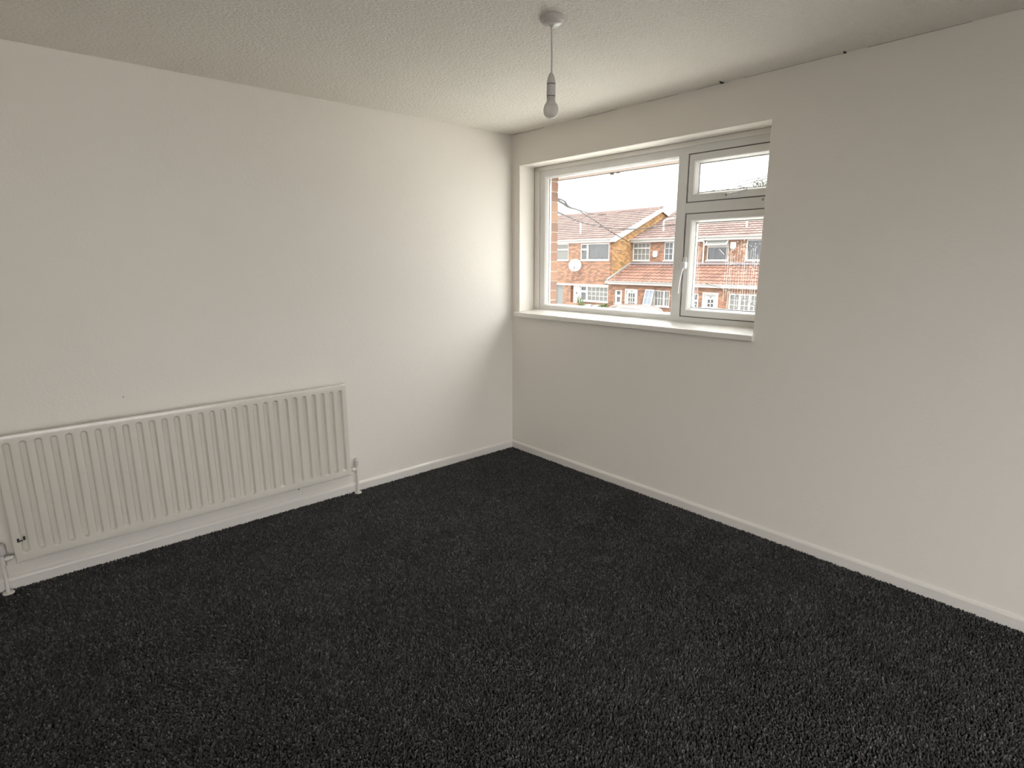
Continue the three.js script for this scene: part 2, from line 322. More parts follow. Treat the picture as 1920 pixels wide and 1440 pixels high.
function mitredX(z0, z1, y0, y1, x1, x0) {                   // the folded edge round the radiator panel
  const g = mitred(z0, z1, y0, y1, [[0, x1], [0, x0], [0.002, x0], [0.002, x1]]), p = g.attributes.position;
  for (let i = 0; i < p.count; i++) { const z = p.getX(i), x = p.getZ(i); p.setX(i, x); p.setZ(i, z); }
  for (let i = 0; i < p.count; i += 3) { const a = [p.getX(i), p.getY(i), p.getZ(i)]; p.setXYZ(i, p.getX(i + 1), p.getY(i + 1), p.getZ(i + 1)); p.setXYZ(i + 1, ...a); }
  g.computeVertexNormals();
  return metreUV(g);
}
struct('wall_plug', (() => { const c = cyl(0.004, 0.0045, 0.004, 12); c.rotateZ(Math.PI / 2); c.translate(0.0015, 0.112, 1.77); return c; })(), M.darkMetal, 'x');
{ const p = scene.getObjectByName('wall_plug'); scene.getObjectByName('wall_left').add(p); p.userData = {}; }

part('wall_chip', bb(-0.001, 0.0006, 0.830, 0.838, 2.592, 2.596, 0.0004), M.scuff, scene.getObjectByName('wall_left'));
/* ------------------------------------------------------------------ pendant lamp */
{
  const o = thing('pendant_light', 'white ceiling rose with a hanging cord and an unlit bare bulb', 'light', 1.655, 2.4, 1.253);
  part('ceiling_rose', lathe([[0, 0.002], [0.046, 0.002], [0.047, -0.002], [0.045, -0.012], [0.039, -0.0165], [0.036, -0.018], [0.0345, -0.024], [0.02, -0.0275], [0.008, -0.0285], [0.0065, -0.034], [0, -0.034]].map(([r, y]) => [r, y]), 48), M.plastic, o);
  part('cord', tube([[0, -0.03, 0], [0.0008, -0.09, 0.0005], [0.0016, -0.15, 0], [0.0014, -0.2, 0]], 0.0034, 10, 30), M.plastic, o);
  part('lamp_holder', lathe([[0.0045, -0.192], [0.0075, -0.196], [0.0125, -0.206], [0.0165, -0.222], [0.0172, -0.2315], [0.0155, -0.232], [0.0155, -0.2345], [0.0172, -0.235], [0.0178, -0.275], [0.0162, -0.2755], [0.0162, -0.2785], [0.0174, -0.279], [0.0172, -0.285], [0.012, -0.285]], 40), M.plastic, o);
  for (const y of [-0.2332, -0.277]) part('ring_groove', (() => { const c = cyl(0.0166, 0.0166, 0.002, 40); c.translate(0, y, 0); return c; })(), M.dark, o);
  const b = part('bulb', lathe([[0.0262, -0.309], [0.0285, -0.316], [0.0298, -0.324], [0.0298, -0.331], [0.0285, -0.338], [0.0255, -0.345], [0.021, -0.3505], [0.0145, -0.3545], [0.007, -0.3565], [0, -0.357]], 40), new THREE.MeshPhysicalMaterial({ color: lin(0.88, 0.86, 0.82), roughness: 0.4, transmission: 0.4, thickness: 0 }), o);
  part('bulb_collar', lathe([[0.012, -0.284], [0.0158, -0.285], [0.0164, -0.291], [0.0185, -0.298], [0.0225, -0.304], [0.0262, -0.309]], 40), M.plastic, b);
}

/* ------------------------------------------------------------------ carpet: backing and tufts */
{
  const c = [], tuft = new THREE.CylinderGeometry(0.0021, 0.0041, 0.0118, 5, 1); tuft.translate(0, 0.0059, 0);
  const step = 0.0066, nx = Math.floor((W - 0.02) / step), nz = Math.floor((D - 0.02) / step), lie = tiled(9, 9, 71), lie2 = tiled(23, 23, 72), tone = tiled(40, 40, 73);
  const o = new THREE.InstancedMesh(flat(tuft), M.pile, nx * nz), d = new THREE.Object3D(), col = new THREE.Color();
  for (let i = 0, k = 0; i < nx; i++) for (let j = 0; j < nz; j++, k++) {
    const x = 0.012 + (i + rr(-0.1, 0.9)) * step, z = 0.012 + (j + rr(-0.1, 0.9)) * step, u = x / W, v = z / D;
    d.position.set(x, -0.0125 + rr(-0.001, 0.0015), z);
    d.rotation.set((lie(u, v) - 0.5) * 0.9 + rr(-0.42, 0.42), rr(0, 6.28), (lie2(u, v) - 0.5) * 0.9 + rr(-0.42, 0.42));
    const sc = rr(0.85, 1.25); d.scale.set(sc, rr(0.85, 1.2), sc); d.updateMatrix(); o.setMatrixAt(k, d.matrix);
    const q = rnd(), b = q < 0.6 ? rr(0.026, 0.052) : q < 0.92 ? rr(0.052, 0.10) : rr(0.10, 0.18), w = rr(-0.06, 0.06), t = 0.85 + 0.3 * tone(u, v);
    o.setColorAt(k, col.setRGB(b * t * (1.03 + w), b * t, b * t * (0.985 - w)));
  }
  o.name = 'carpet_pile'; finish(o); scene.add(o);
  tag(o, 'charcoal flecked twist pile carpet covering the whole floor', 'carpet', null, 'stuff');
}
/*H0*/
/* ------------------------------------------------------------------ houses across the street */
const brickMap = (base, mortar, sd) => {
  let s = sd; const r = () => { s = (s * 1664525 + 1013904223) >>> 0; return s / 4294967296; };
  const tones = Array.from({ length: 16 * 8 }, () => { const k = 0.45 + 1.1 * r(), h = r() - 0.5; return base.map((c, i) => c * k * (1 + h * [0.1, 0.3, 0.4][i])); });
  const g = tiled(128, 128, sd + 5), t = tex(512, (u, v) => {
    const row = Math.floor(v * 16), fy = v * 16 - row, x = u * 8 + (row % 2) * 0.5, col = Math.floor(x) % 8, fx = x - Math.floor(x), n = 0.8 + 0.4 * g(u, v);
    const c = fy < 0.13 || fx < 0.045 ? mortar : tones[row * 8 + col];
    return c.map((q) => Math.pow(q * n, 1 / 2.2));
  }, true);
  t.repeat.set(1 / 1.8, 1 / 1.2); return t;
};
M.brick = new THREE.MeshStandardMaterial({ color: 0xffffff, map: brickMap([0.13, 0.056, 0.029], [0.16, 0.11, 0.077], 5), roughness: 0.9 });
M.brickSideSunlit = new THREE.MeshStandardMaterial({ color: 0xffffff, map: brickMap([0.205, 0.105, 0.034], [0.22, 0.14, 0.065], 9), roughness: 0.9 });  // yellower brick; brightness of the sunlit gable put into the colour
M.roof = new THREE.MeshStandardMaterial({ color: 0xffffff, vertexColors: true, roughness: 0.9 });
M.white = std(0.30, 0.295, 0.28, 0.4);
M.offwhite = std(0.16, 0.157, 0.145, 0.5);
M.lead = std(0.10, 0.085, 0.09, 0.7);
M.farGlass = std(0.045, 0.05, 0.055, 0.12);
M.nets = std(0.085, 0.085, 0.08, 0.5);
M.curtain = std(0.105, 0.10, 0.115, 0.9);
M.greyDoor = std(0.085, 0.095, 0.095, 0.5);
M.leaf = std(0.07, 0.10, 0.035, 0.8);
const GY = -2.3;
function tiledRoof(x0, x1, [za, ya], [zb, yb], courses, base, wave = 0.016) {   // stepped courses of wavy tiles, eave (za, ya) to top (zb, yb)
  const pos = [], col = [], n = Math.round((x1 - x0) / 0.1), lip = 0.035, c = new THREE.Color();
  const len = Math.hypot(zb - za, yb - ya), ny = (za - zb) / len, nz = (yb - ya) / len;   // the slope's normal, up and towards the street
  const P = (x, t, h) => [x, ya + (yb - ya) * t + ny * h, za + (zb - za) * t + nz * h];
  for (let k = 0; k < courses; k++) {
    const t0 = k / courses, t1 = (k + 1) / courses, tones = Array.from({ length: Math.ceil(n / 3) + 2 }, () => rr(0.72, 1.28));
    for (let i = 0; i < n; i++) {
      const a = x0 + (x1 - x0) * i / n, b = x0 + (x1 - x0) * (i + 1) / n, w = (x) => wave * Math.cos(x * 2 * Math.PI / 0.3), f = tones[Math.floor((i + (k % 2)) / 3)];
      const A = P(a, t0, lip + w(a)), B = P(b, t0, lip + w(b)), C = P(b, t1, w(b)), Dd = P(a, t1, w(a)), E = P(a, t0, -0.03), F = P(b, t0, -0.03);
      pos.push(...A, ...B, ...C, ...A, ...C, ...Dd, ...E, ...F, ...B, ...E, ...B, ...A);
      c.setRGB(base[0] * f, base[1] * f, base[2] * f); for (let q = 0; q < 12; q++) col.push(c.r, c.g, c.b);
    }
  }
  const g = new THREE.BufferGeometry();
  g.setAttribute('position', new THREE.Float32BufferAttribute(pos, 3)); g.setAttribute('color', new THREE.Float32BufferAttribute(col, 3)); g.computeVertexNormals();
  return g;
}
function builder(root) {                                     // parts given in world metres, stored from the thing's base
  const p = root.position;
  return (name, geo, mat, parent = root) => part(name, geo.translate(-p.x, -p.y, -p.z), mat, parent);
}
function houseWindow(add, x0, x1, y0, y1, z, panes, o = {}) { // panes: [x0, x1, y0, y1, columns, rows]
  const hole = panes.map(([a, b, c, d]) => [a, b, c, d]), g = holed([x0, x1, y0, y1], hole, 0.07); g.translate(0, 0, z - 0.07);
  const f = add(o.name ?? 'window', g, M.white);
  for (const [a, b, c, d, nx = 1, ny = 1, mat] of panes) {
    add('pane', bb(a - 0.005, b + 0.005, c - 0.005, d + 0.005, z - 0.05, z - 0.04), mat ?? o.glass ?? M.farGlass, f);
    for (let k = 1; k < nx; k++) add('glazing_bar', bb(a + (b - a) * k / nx - 0.014, a + (b - a) * k / nx + 0.014, c, d, z - 0.045, z - 0.02), M.white, f);
    for (let k = 1; k < ny; k++) add('glazing_bar', bb(a, b, c + (d - c) * k / ny - 0.014, c + (d - c) * k / ny + 0.014, z - 0.044, z - 0.021), M.white, f);
    if (o.curtain) {
      const cg = new THREE.PlaneGeometry(b - a, d - c, 60, 1), q = cg.attributes.position;
      for (let i = 0; i < q.count; i++) q.setZ(i, 0.022 * Math.sin((q.getX(i) + a) * 46) + 0.01 * Math.sin((q.getX(i)) * 19));
      cg.computeVertexNormals(); cg.translate((a + b) / 2, (c + d) / 2, z - 0.11);
      add('curtain', flat(cg), M.curtain, f);
    }
  }
  add('sill', bb(x0 - 0.04, x1 + 0.04, y0 - 0.05, y0 + 0.005, z - 0.02, z + 0.07, 0.01), M.white, f);
  return f;
}
function gutterRun(add, x0, x1, y, z) {
  add('fascia', bb(x0, x1, y - 0.16, y + 0.02, z - 0.05, z - 0.02, 0.004), M.white);
  const s = new THREE.Shape(); s.absarc(0, 0, 0.058, Math.PI, 2 * Math.PI, false); s.lineTo(0.05, 0); s.absarc(0, 0, 0.05, 2 * Math.PI, Math.PI, true);
  const g = flat(new THREE.ExtrudeGeometry(s, { depth: x1 - x0, bevelEnabled: false })); g.rotateY(Math.PI / 2); g.translate(x0, y + 0.03, z + 0.045);
  add('gutter', metreUV(g), M.white);
}
function bodyShape(z0, z1, eave, ridgeZ, ridgeY, x0, x1) {
  const s = new THREE.Shape([[-z0, GY], [-z1, GY], [-z1, eave], [-ridgeZ, ridgeY], [-z0, eave]].map(([u, v]) => new THREE.Vector2(u, v)));
  const g = flat(new THREE.ExtrudeGeometry(s, { depth: x1 - x0, bevelEnabled: false })); g.rotateY(Math.PI / 2); g.translate(x0, 0, 0);
  return metreUV(g);
}
const roofRed = [0.082, 0.050, 0.043], leanRed = [0.10, 0.046, 0.03];

{ // the house that stands forward, on the left
  const o = thing('house', 'brick house with a white barge board and a round dish, left in the window', 'house', -23, GY, -28.5), add = builder(o);
  const wx0 = -27.5, G = -18.5, Z = -24;
  const g = holed([wx0, G, GY, 2.66], [[-23.5, -21.86, 1.5, 2.53], [-20.86, -18.6, 1.5, 2.5], [-22.93, -22.28, GY, -0.03], [-21.6, -20.8, GY, -0.05], [-20.8, -18.58, -0.98, -0.05]], 0.2); g.translate(0, 0, Z - 0.2);
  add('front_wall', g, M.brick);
  add('wall', bodyShape(Z - 0.45, -33.8, 2.6, -28.9, 4.44, wx0, G - 0.012), M.brickSideSunlit);
  add('gable_wall', (() => { const s = new THREE.Shape([[24.2, GY], [33.8, GY], [33.8, 2.6], [28.9, 4.62], [24.2, 2.72]].map(([u, v]) => new THREE.Vector2(u, v))); const q = flat(new THREE.ExtrudeGeometry(s, { depth: 0.2, bevelEnabled: false })); q.rotateY(Math.PI / 2); q.translate(G - 0.2, 0, 0); return metreUV(q); })(), M.brickSideSunlit);
  add('roof_tiles', tiledRoof(wx0, G + 0.13, [-23.92, 2.69], [-28.9, 4.75], 15, roofRed, 0.012), M.roof).userData.kind = 'stuff';
  add('rear_roof', bb(0, 1, 0, 1, 0, 1), M.lead).geometry = (() => { const s = new THREE.Shape([[28.9, 4.70], [34.1, 2.55], [34.1, 2.62], [28.9, 4.77]].map(([u, v]) => new THREE.Vector2(u, v))); const q = flat(new THREE.ExtrudeGeometry(s, { depth: G + 0.13 - wx0, bevelEnabled: false })); q.rotateY(Math.PI / 2); q.translate(wx0, 0, 0).translate(23, -GY, 28.5); return metreUV(q); })();
  add('ridge_tiles', (() => { const c = cyl(0.1, 0.1, G + 0.13 - wx0, 10); c.rotateZ(Math.PI / 2); c.translate((wx0 + G + 0.13) / 2, 4.74, -28.9); return metreUV(c); })(), std(0.13, 0.085, 0.08, 0.9));
  const barge = (pts) => { const s = new THREE.Shape(pts.map(([u, v]) => new THREE.Vector2(u, v))); const q = flat(new THREE.ExtrudeGeometry(s, { depth: 0.04, bevelEnabled: false })); q.rotateY(Math.PI / 2); q.translate(G + 0.1, 0, 0); return metreUV(q); };
  add('barge_board', barge([[23.9, 2.72], [28.9, 4.76], [28.9, 4.49], [24.25, 2.55], [23.9, 2.55]]), M.white);
  add('barge_board', barge([[28.9, 4.76], [34.0, 2.66], [34.0, 2.40], [28.9, 4.49]]), M.white);
  gutterRun(add, wx0, G + 0.1, 2.70, -23.93);
  houseWindow(add, -23.5, -21.86, 1.5, 2.53, Z - 0.03, [[-23.44, -21.92, 2.21, 2.47], [-23.44, -21.92, 1.56, 2.12]], { glass: M.nets });
  houseWindow(add, -20.86, -18.6, 1.5, 2.5, Z - 0.03, [[-20.79, -20.36, 2.2, 2.43], [-20.79, -20.36, 1.57, 2.1], [-20.24, -18.66, 1.57, 2.44]], { glass: M.glass, curtain: true });
  houseWindow(add, -20.8, -18.58, -0.98, -0.05, Z - 0.03, [[-20.73, -20.34, -0.33, -0.12], [-20.73, -20.34, -0.90, -0.46], [-20.2, -18.64, -0.91, -0.12, 5, 3, M.nets]]);
  add('lintel_band', bb(-23.0, G - 0.01, -0.05, 0.06, Z - 0.05, Z + 0.05, 0.006), M.white);
  add('grey_door', bb(-22.93, -22.28, GY, -0.05, Z - 0.14, Z - 0.09, 0.004), M.greyDoor);
  const d = add('white_door', bb(-21.47, -20.8, GY, -0.05, Z - 0.17, Z - 0.12, 0.004), M.white);
  add('door_handle', bb(-21.38, -21.31, -1.05, -1.02, Z - 0.13, Z - 0.07, 0.004), M.darkMetal, d);
  add('door_pane', (() => { const c = cyl(0.07, 0.07, 0.02, 14); c.rotateX(Math.PI / 2); c.translate(-21.2, -0.52, Z - 0.118); return c; })(), M.farGlass, d);
  add('porch_return', bb(-21.62, -21.46, GY, -0.05, Z - 0.3, Z - 0.18), M.brick);
  add('vent_pipe', (() => { const c = cyl(0.055, 0.055, 0.85, 12); c.translate(-21.78, 3.44, -25.0); return c; })(), M.white);
}
function terrace(k, label, opt) {
  const X = -18.5 + 4.95 * k, X1 = X + 4.95, Z = -26, F = -23.95, o = thing('terraced_house', label, 'house', X + 2.475, GY, -28.5, 0), add = builder(o);
  const A = [X + 0.10, X + 1.36, 1.47, 2.53], B = [X + 2.32, X + 3.5, 1.47, 2.53];
  const w = holed([X, X1, GY, 2.66], [A, B], 0.2); w.translate(0, 0, Z - 0.2);
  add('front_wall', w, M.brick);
  add('wall', bodyShape(Z - 0.32, -35.4, 2.6, -30.7, 4.45, X + 0.01, X1 - 0.01), M.brickSideSunlit);
  add('roof_tiles', tiledRoof(X + (k ? 0 : 0.02), X1, [-25.84, 2.70], [-30.7, 4.72], 15, roofRed, 0.012), M.roof).userData.kind = 'stuff';
  add('ridge_tiles', (() => { const c = cyl(0.1, 0.1, 4.95, 10); c.rotateZ(Math.PI / 2); c.translate(X + 2.475, 4.71, -30.7); return metreUV(c); })(), std(0.13, 0.085, 0.08, 0.9));
  gutterRun(add, X + 0.01, X1, 2.70, -25.85);
  // upstairs windows
  const a0 = A[0] + 0.06, a1 = A[1] - 0.06;
  if (opt.openVent) {
    const f = houseWindow(add, ...A, Z - 0.03, [[a0, a1, 1.53, 2.16]], { glass: M.glass, curtain: true });
    const v = holed([A[0], A[1], -0.36, 0], [[a0, a1, -0.30, -0.06]], 0.05); v.rotateX(-0.72); v.translate(0, 2.53, Z + 0.0);
    add('open_vent', v, M.white, f);
    const q = bb(a0, a1, -0.30, -0.06, 0.02, 0.03); q.rotateX(-0.72); q.translate(0, 2.53, Z); add('vent_pane', q, M.nets, f);
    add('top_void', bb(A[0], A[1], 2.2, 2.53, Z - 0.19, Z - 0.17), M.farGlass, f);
    const st = bb(-0.21, 0.21, -0.02, 0.02, -0.01, 0.01); st.rotateZ(-0.75); st.translate(a1 - 0.32, 1.93, Z - 0.025); add('stay_bar', st, M.white, f);
  } else houseWindow(add, ...A, Z - 0.03, [[a0, a1, 2.24, 2.47, 4, 1], [a0, a1, 1.53, 2.16, 4, 2]], { glass: M.nets });
  if (opt.plainB) houseWindow(add, ...B, Z - 0.03, [[B[0] + 0.06, B[1] - 0.06, 1.53, 2.47, 1, 1]], { glass: M.glass, curtain: true });
  else houseWindow(add, ...B, Z - 0.03, [[B[0] + 0.06, B[0] + 0.56, 1.53, 2.47, 2, 3], [B[0] + 0.64, B[1] - 0.06, 1.53, 2.47, 2, 3]]);
  // lean-to front
  const s = [X + 0.47, X + 1.0, -1.0, -0.2], d = [X + 1.22, X + 2.1, GY, -0.12], e = [X + 2.65, X + 4.22, -1.0, -0.12];
  const lw = holed([X, X1, GY, 0.2], [s, d, e], 0.2); lw.translate(0, 0, F - 0.2);
  add('lean_to_wall', lw, M.brick);
  houseWindow(add, ...s, F - 0.03, opt.fan ? [[s[0] + 0.08, s[1] - 0.08, -0.52, -0.27, 2, 1], [s[0] + 0.08, s[1] - 0.08, -0.93, -0.62, 2, 2]] : [[s[0] + 0.14, s[1] - 0.14, -0.48, -0.27], [s[0] + 0.14, s[1] - 0.14, -0.90, -0.60]]);
  if (opt.openCasement) {
    const f = houseWindow(add, ...e, F - 0.03, [[e[0] + 0.60, e[0] + 1.14, -0.94, -0.18, 3, 2], [e[0] + 1.24, e[1] - 0.06, -0.94, -0.18, 2, 2]], { glass: M.nets });
    const c = holed([0, 0.57, -0.9, 0], [[0.06, 0.51, -0.83, -0.07]], 0.05), b = merge([bb(0.272, 0.298, -0.83, -0.07, 0.01, 0.045), bb(0.06, 0.51, -0.46, -0.435, 0.011, 0.044)]), p = bb(0.06, 0.51, -0.83, -0.07, 0.015, 0.025);
    for (const g of [c, b, p]) { g.rotateX(-0.27); g.translate(e[0], -0.11, F - 0.02); }
    add('open_casement', c, M.white, f); add('casement_bars', b, M.white, f); add('casement_pane', p, std(0.09, 0.11, 0.14, 0.15), f);  // pane colour is bluish to paint in the sky it would reflect
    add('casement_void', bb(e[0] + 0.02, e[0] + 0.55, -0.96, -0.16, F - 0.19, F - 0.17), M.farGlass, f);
  } else houseWindow(add, ...e, F - 0.03, [[e[0] + 0.08, e[0] + 0.52, -0.93, -0.19, 2, 3], [e[0] + 0.64, e[0] + 1.02, -0.93, -0.19, 2, 3], [e[0] + 1.12, e[1] - 0.08, -0.93, -0.19, 2, 3]], { glass: M.nets });
  const rows = opt.fan ? [-1.06, -0.48] : [-1.12, -0.36], px0 = opt.fan ? X + 1.50 : X + 1.44, px1 = opt.fan ? X + 1.82 : X + 1.88;
  const fr = holed([d[0], d[1], GY, d[3]], [[d[0] + 0.08, d[1] - 0.08, GY + 0.04, d[3] - 0.09]], 0.1); fr.translate(0, 0, F - 0.1);
  const door = add('front_door', fr, M.white);
  const leafHole = holed([d[0] + 0.08, d[1] - 0.08, GY + 0.04, d[3] - 0.09], [[px0, px1, rows[0], rows[1]]], 0.05); leafHole.translate(0, 0, F - 0.1);
  add('door_leaf', leafHole, M.white, door);
  add('door_pane', bb(px0, px1, rows[0], rows[1], F - 0.09, F - 0.08), M.farGlass, door);
  const n = opt.fan ? 2 : 3, bars = []; for (let i = 1; i < n; i++) bars.push(bb(px0 + (px1 - px0) * i / n - 0.02, px0 + (px1 - px0) * i / n + 0.02, rows[0], rows[1], F - 0.085, F - 0.045)); for (let i = 1; i < 3; i++) bars.push(bb(px0, px1, rows[0] + (rows[1] - rows[0]) * i / 3 - 0.02, rows[0] + (rows[1] - rows[0]) * i / 3 + 0.02, F - 0.085, F - 0.045));
  add('door_bars', merge(bars), M.white, door);
  add('door_knocker', bb((px0 + px1) / 2 - 0.03, (px0 + px1) / 2 + 0.03, rows[1] + 0.09, rows[1] + 0.15, F - 0.05, F - 0.03, 0.008), M.darkMetal, door);
  if (opt.fan) add('door_canopy', bb(d[0] + 0.2, d[1] - 0.2, -0.30, -0.265, F - 0.05, F - 0.01, 0.008), M.offwhite, door);
  // lean-to roof
  add('lean_to_tiles', tiledRoof(X + (k ? 0 : 0.1), X1, [-23.72, 0.31], [-25.85, 1.24], 6, leanRed, 0.022), M.roof).userData.kind = 'stuff';
  const fl = bb(X, X1, -0.02, 0.02, -0.14, 0.14); fl.rotateX(0.42); fl.translate(0, 1.31, -25.88); add('lead_flashing', fl, M.lead);
  gutterRun(add, X + (k ? 0 : 0.02), X1, 0.29, -23.74);
  if (!k) { const v = bb(X + 0.005, X + 0.13, -0.05, 0.06, -1.19, 1.19); v.rotateX(0.412); v.translate(0, 0.83, -24.8); add('verge_board', v, M.offwhite); }
  else add('down_pipe', merge([(() => { const c = cyl(0.045, 0.045, 1.25, 10); c.translate(X - 0.05, 1.88, Z + 0.07); return c; })(), tube([[X - 0.45, 2.66, -25.8], [X - 0.42, 2.52, -25.85], [X - 0.1, 2.5, -25.92], [X - 0.05, 2.4, -25.93]], 0.045, 8, 16)]), M.white);
  add('vent_pipe', opt.bend ? tube([[X + 1.55, 3.0, -27], [X + 1.55, 3.72, -27], [X + 1.62, 3.8, -27], [X + 2.3, 3.9, -27]], 0.055, 10, 40) : (() => { const c = cyl(0.055, 0.055, 0.75, 12); c.translate(X + 1.74, 3.35, -27); return c; })(), M.white);
}
terrace(0, 'terraced brick house with an open casement in its lean-to, middle of the window', { openCasement: true, bend: true });
terrace(1, 'brick terraced house with a tilted open top window, behind the wet casement pane', { openVent: true, fan: true, plainB: true });
terrace(2, 'brick terraced house at the far right end of the row across the street', { fan: true });

/* ------------------------------------------------------------------ things on and before the houses */
{
  const o = thing('satellite_dish', 'round off-white satellite dish on the wall of the left brick house', 'satellite dish', -21.2, 1.2, -23.99);
  const d = new THREE.Group(), g = lathe([[0, 0], [0.15, 0.008], [0.28, 0.03], [0.39, 0.06], [0.395, 0.066], [0.385, 0.066], [0.28, 0.038], [0.15, 0.016], [0, 0.008]], 36);
  g.rotateX(Math.PI / 2); g.rotateX(-0.22); g.rotateY(0.72); g.translate(0.24, 0.0, 0.34);
  part('reflector', g, M.offwhite, o);
  part('bracket', tube([[0, -0.1, 0], [0.08, -0.06, 0.12], [0.2, 0, 0.28]], 0.025, 8, 12), M.lead, o);
  part('feed_arm', tube([[0.2, -0.36, 0.42], [0.45, -0.3, 0.65], [0.55, -0.12, 0.75]], 0.014, 8, 12), M.lead, o);
  part('feed_horn', (() => { const c = cyl(0.035, 0.045, 0.09, 12); c.rotateX(1.2); c.translate(0.55, -0.1, 0.75); return c; })(), M.lead, o);
}
for (const [x, y, z, l] of [[-16.74, 1.68, -26, 'white alarm box between the upstairs windows of the middle house'], [-11.92, 2.08, -26, 'cream alarm box beside the tilted open window']]) {
  const o = thing('alarm_box', l, 'alarm box', x, y, z);
  part('cover', (() => { const s = new THREE.Shape([[-0.14, 0.06], [-0.11, 0], [0.11, 0], [0.14, 0.06], [0.14, 0.33], [-0.14, 0.33]].map(([u, v]) => new THREE.Vector2(u, v))); return metreUV(flat(new THREE.ExtrudeGeometry(s, { depth: 0.07, bevelEnabled: true, bevelSize: 0.01, bevelThickness: 0.01, bevelSegments: 2 }))); })(), M.white, o);
  part('strobe', (() => { const c = lathe([[0.05, 0], [0.05, 0.02], [0.03, 0.035], [0, 0.038]], 16); c.rotateX(Math.PI); c.translate(0, 0.0, 0.04); return c; })(), M.offwhite, o);
}
{
  const o = thing('security_light', 'small round security light at the corner of the left house', 'light', -18.66, 0.2, -24);
  part('backplate', bb(-0.05, 0.05, -0.07, 0.07, 0, 0.03, 0.008), M.offwhite, o);
  part('lens', (() => { const s = new THREE.SphereGeometry(0.085, 16, 12); s.translate(0, 0, 0.09); return flat(s); })(), M.white, o);
  part('sensor', bb(-0.14, -0.06, -0.1, 0.0, 0.02, 0.1, 0.02), M.darkMetal, o);
}
function cable(points, r0, r1, label) {                       // points on the span; a thin cable, thicker where bundled
  const c = new THREE.CatmullRomCurve3(points.map((p) => new THREE.Vector3(...p)), false, 'centripetal'), n = 90, g = new THREE.TubeGeometry(c, n, 1, 6, false), p = g.attributes.position, q = new THREE.Vector3();
  for (let i = 0; i <= n; i++) { c.getPointAt(i / n, q); const f = r0 + (r1 - r0) * (i / n); for (let k = 0; k <= 6; k++) { const j = i * 7 + k; p.setXYZ(j, q.x + (p.getX(j) - q.x) * f, q.y + (p.getY(j) - q.y) * f, q.z + (p.getZ(j) - q.z) * f); } }
  g.computeVertexNormals();
  return single('overhead_cable', flat(g), M.cable, label, 'cable');
}
M.cable = std(0.012, 0.011, 0.011, 0.8);
cable([[0.05, 1.99, -0.40], [-0.24, 2.00, -0.75], [-0.53, 2.03, -1.10], [-1.31, 2.10, -2.00], [-3.85, 2.38, -5.00], [-7.19, 2.67, -9.00], [-9.52, 2.81, -12.00], [-13.81, 2.85, -18.00], [-16.35, 2.75, -22.00], [-18.53, 2.60, -25.70]], 0.011, 0.026, 'dark overhead cable running down to the eaves of the middle house');
cable([[0.08, 1.98, -0.38], [-0.27, 2.02, -0.80], [-0.60, 2.06, -1.20], [-0.94, 2.07, -1.60], [-2.17, 2.20, -3.00], [-4.76, 2.50, -6.00], [-11.33, 3.21, -14.00], [-19.25, 4.13, -24.00], [-22.23, 4.51, -28.00]], 0.008, 0.024, 'thin overhead cable that crosses the sky to the left ridge');
cable([[0.07, 1.88, -0.38], [-0.38, 1.92, -0.90], [-2.27, 2.10, -3.00], [-6.51, 2.43, -8.00], [-8.79, 2.59, -11.00], [-10.74, 2.70, -14.00], [-12.42, 2.80, -17.00], [-13.52, 2.95, -20.00], [-14.39, 3.21, -23.00], [-14.58, 3.37, -24.50], [-14.53, 3.55, -25.70]], 0.009, 0.026, 'sagging overhead cable across the roofs from left to right');
cable([[-12.08, 0.33, -23.70], [-7.69, 0.52, -17.00], [-4.60, 0.66, -12.00], [-2.24, 0.81, -8.00], [-0.26, 0.93, -4.50], [0.90, 0.99, -2.40]], 0.014, 0.005, 'thin cable slanting across the wet casement pane');
cable([[-20.57, 4.88, -31.00], [-15.68, 4.72, -26.00], [-10.25, 4.52, -21.00], [-7.08, 4.18, -17.00], [-4.80, 3.86, -14.00], [-2.80, 3.54, -11.00]], 0.016, 0.012, 'upper of two thin cables rising across the vent pane');
cable([[-20.43, 4.76, -31.00], [-15.67, 4.58, -26.00], [-9.82, 4.48, -21.00], [-6.87, 4.10, -17.00], [-4.80, 3.80, -14.00], [-2.79, 3.49, -11.00]], 0.016, 0.012, 'lower of two thin cables rising across the vent pane');
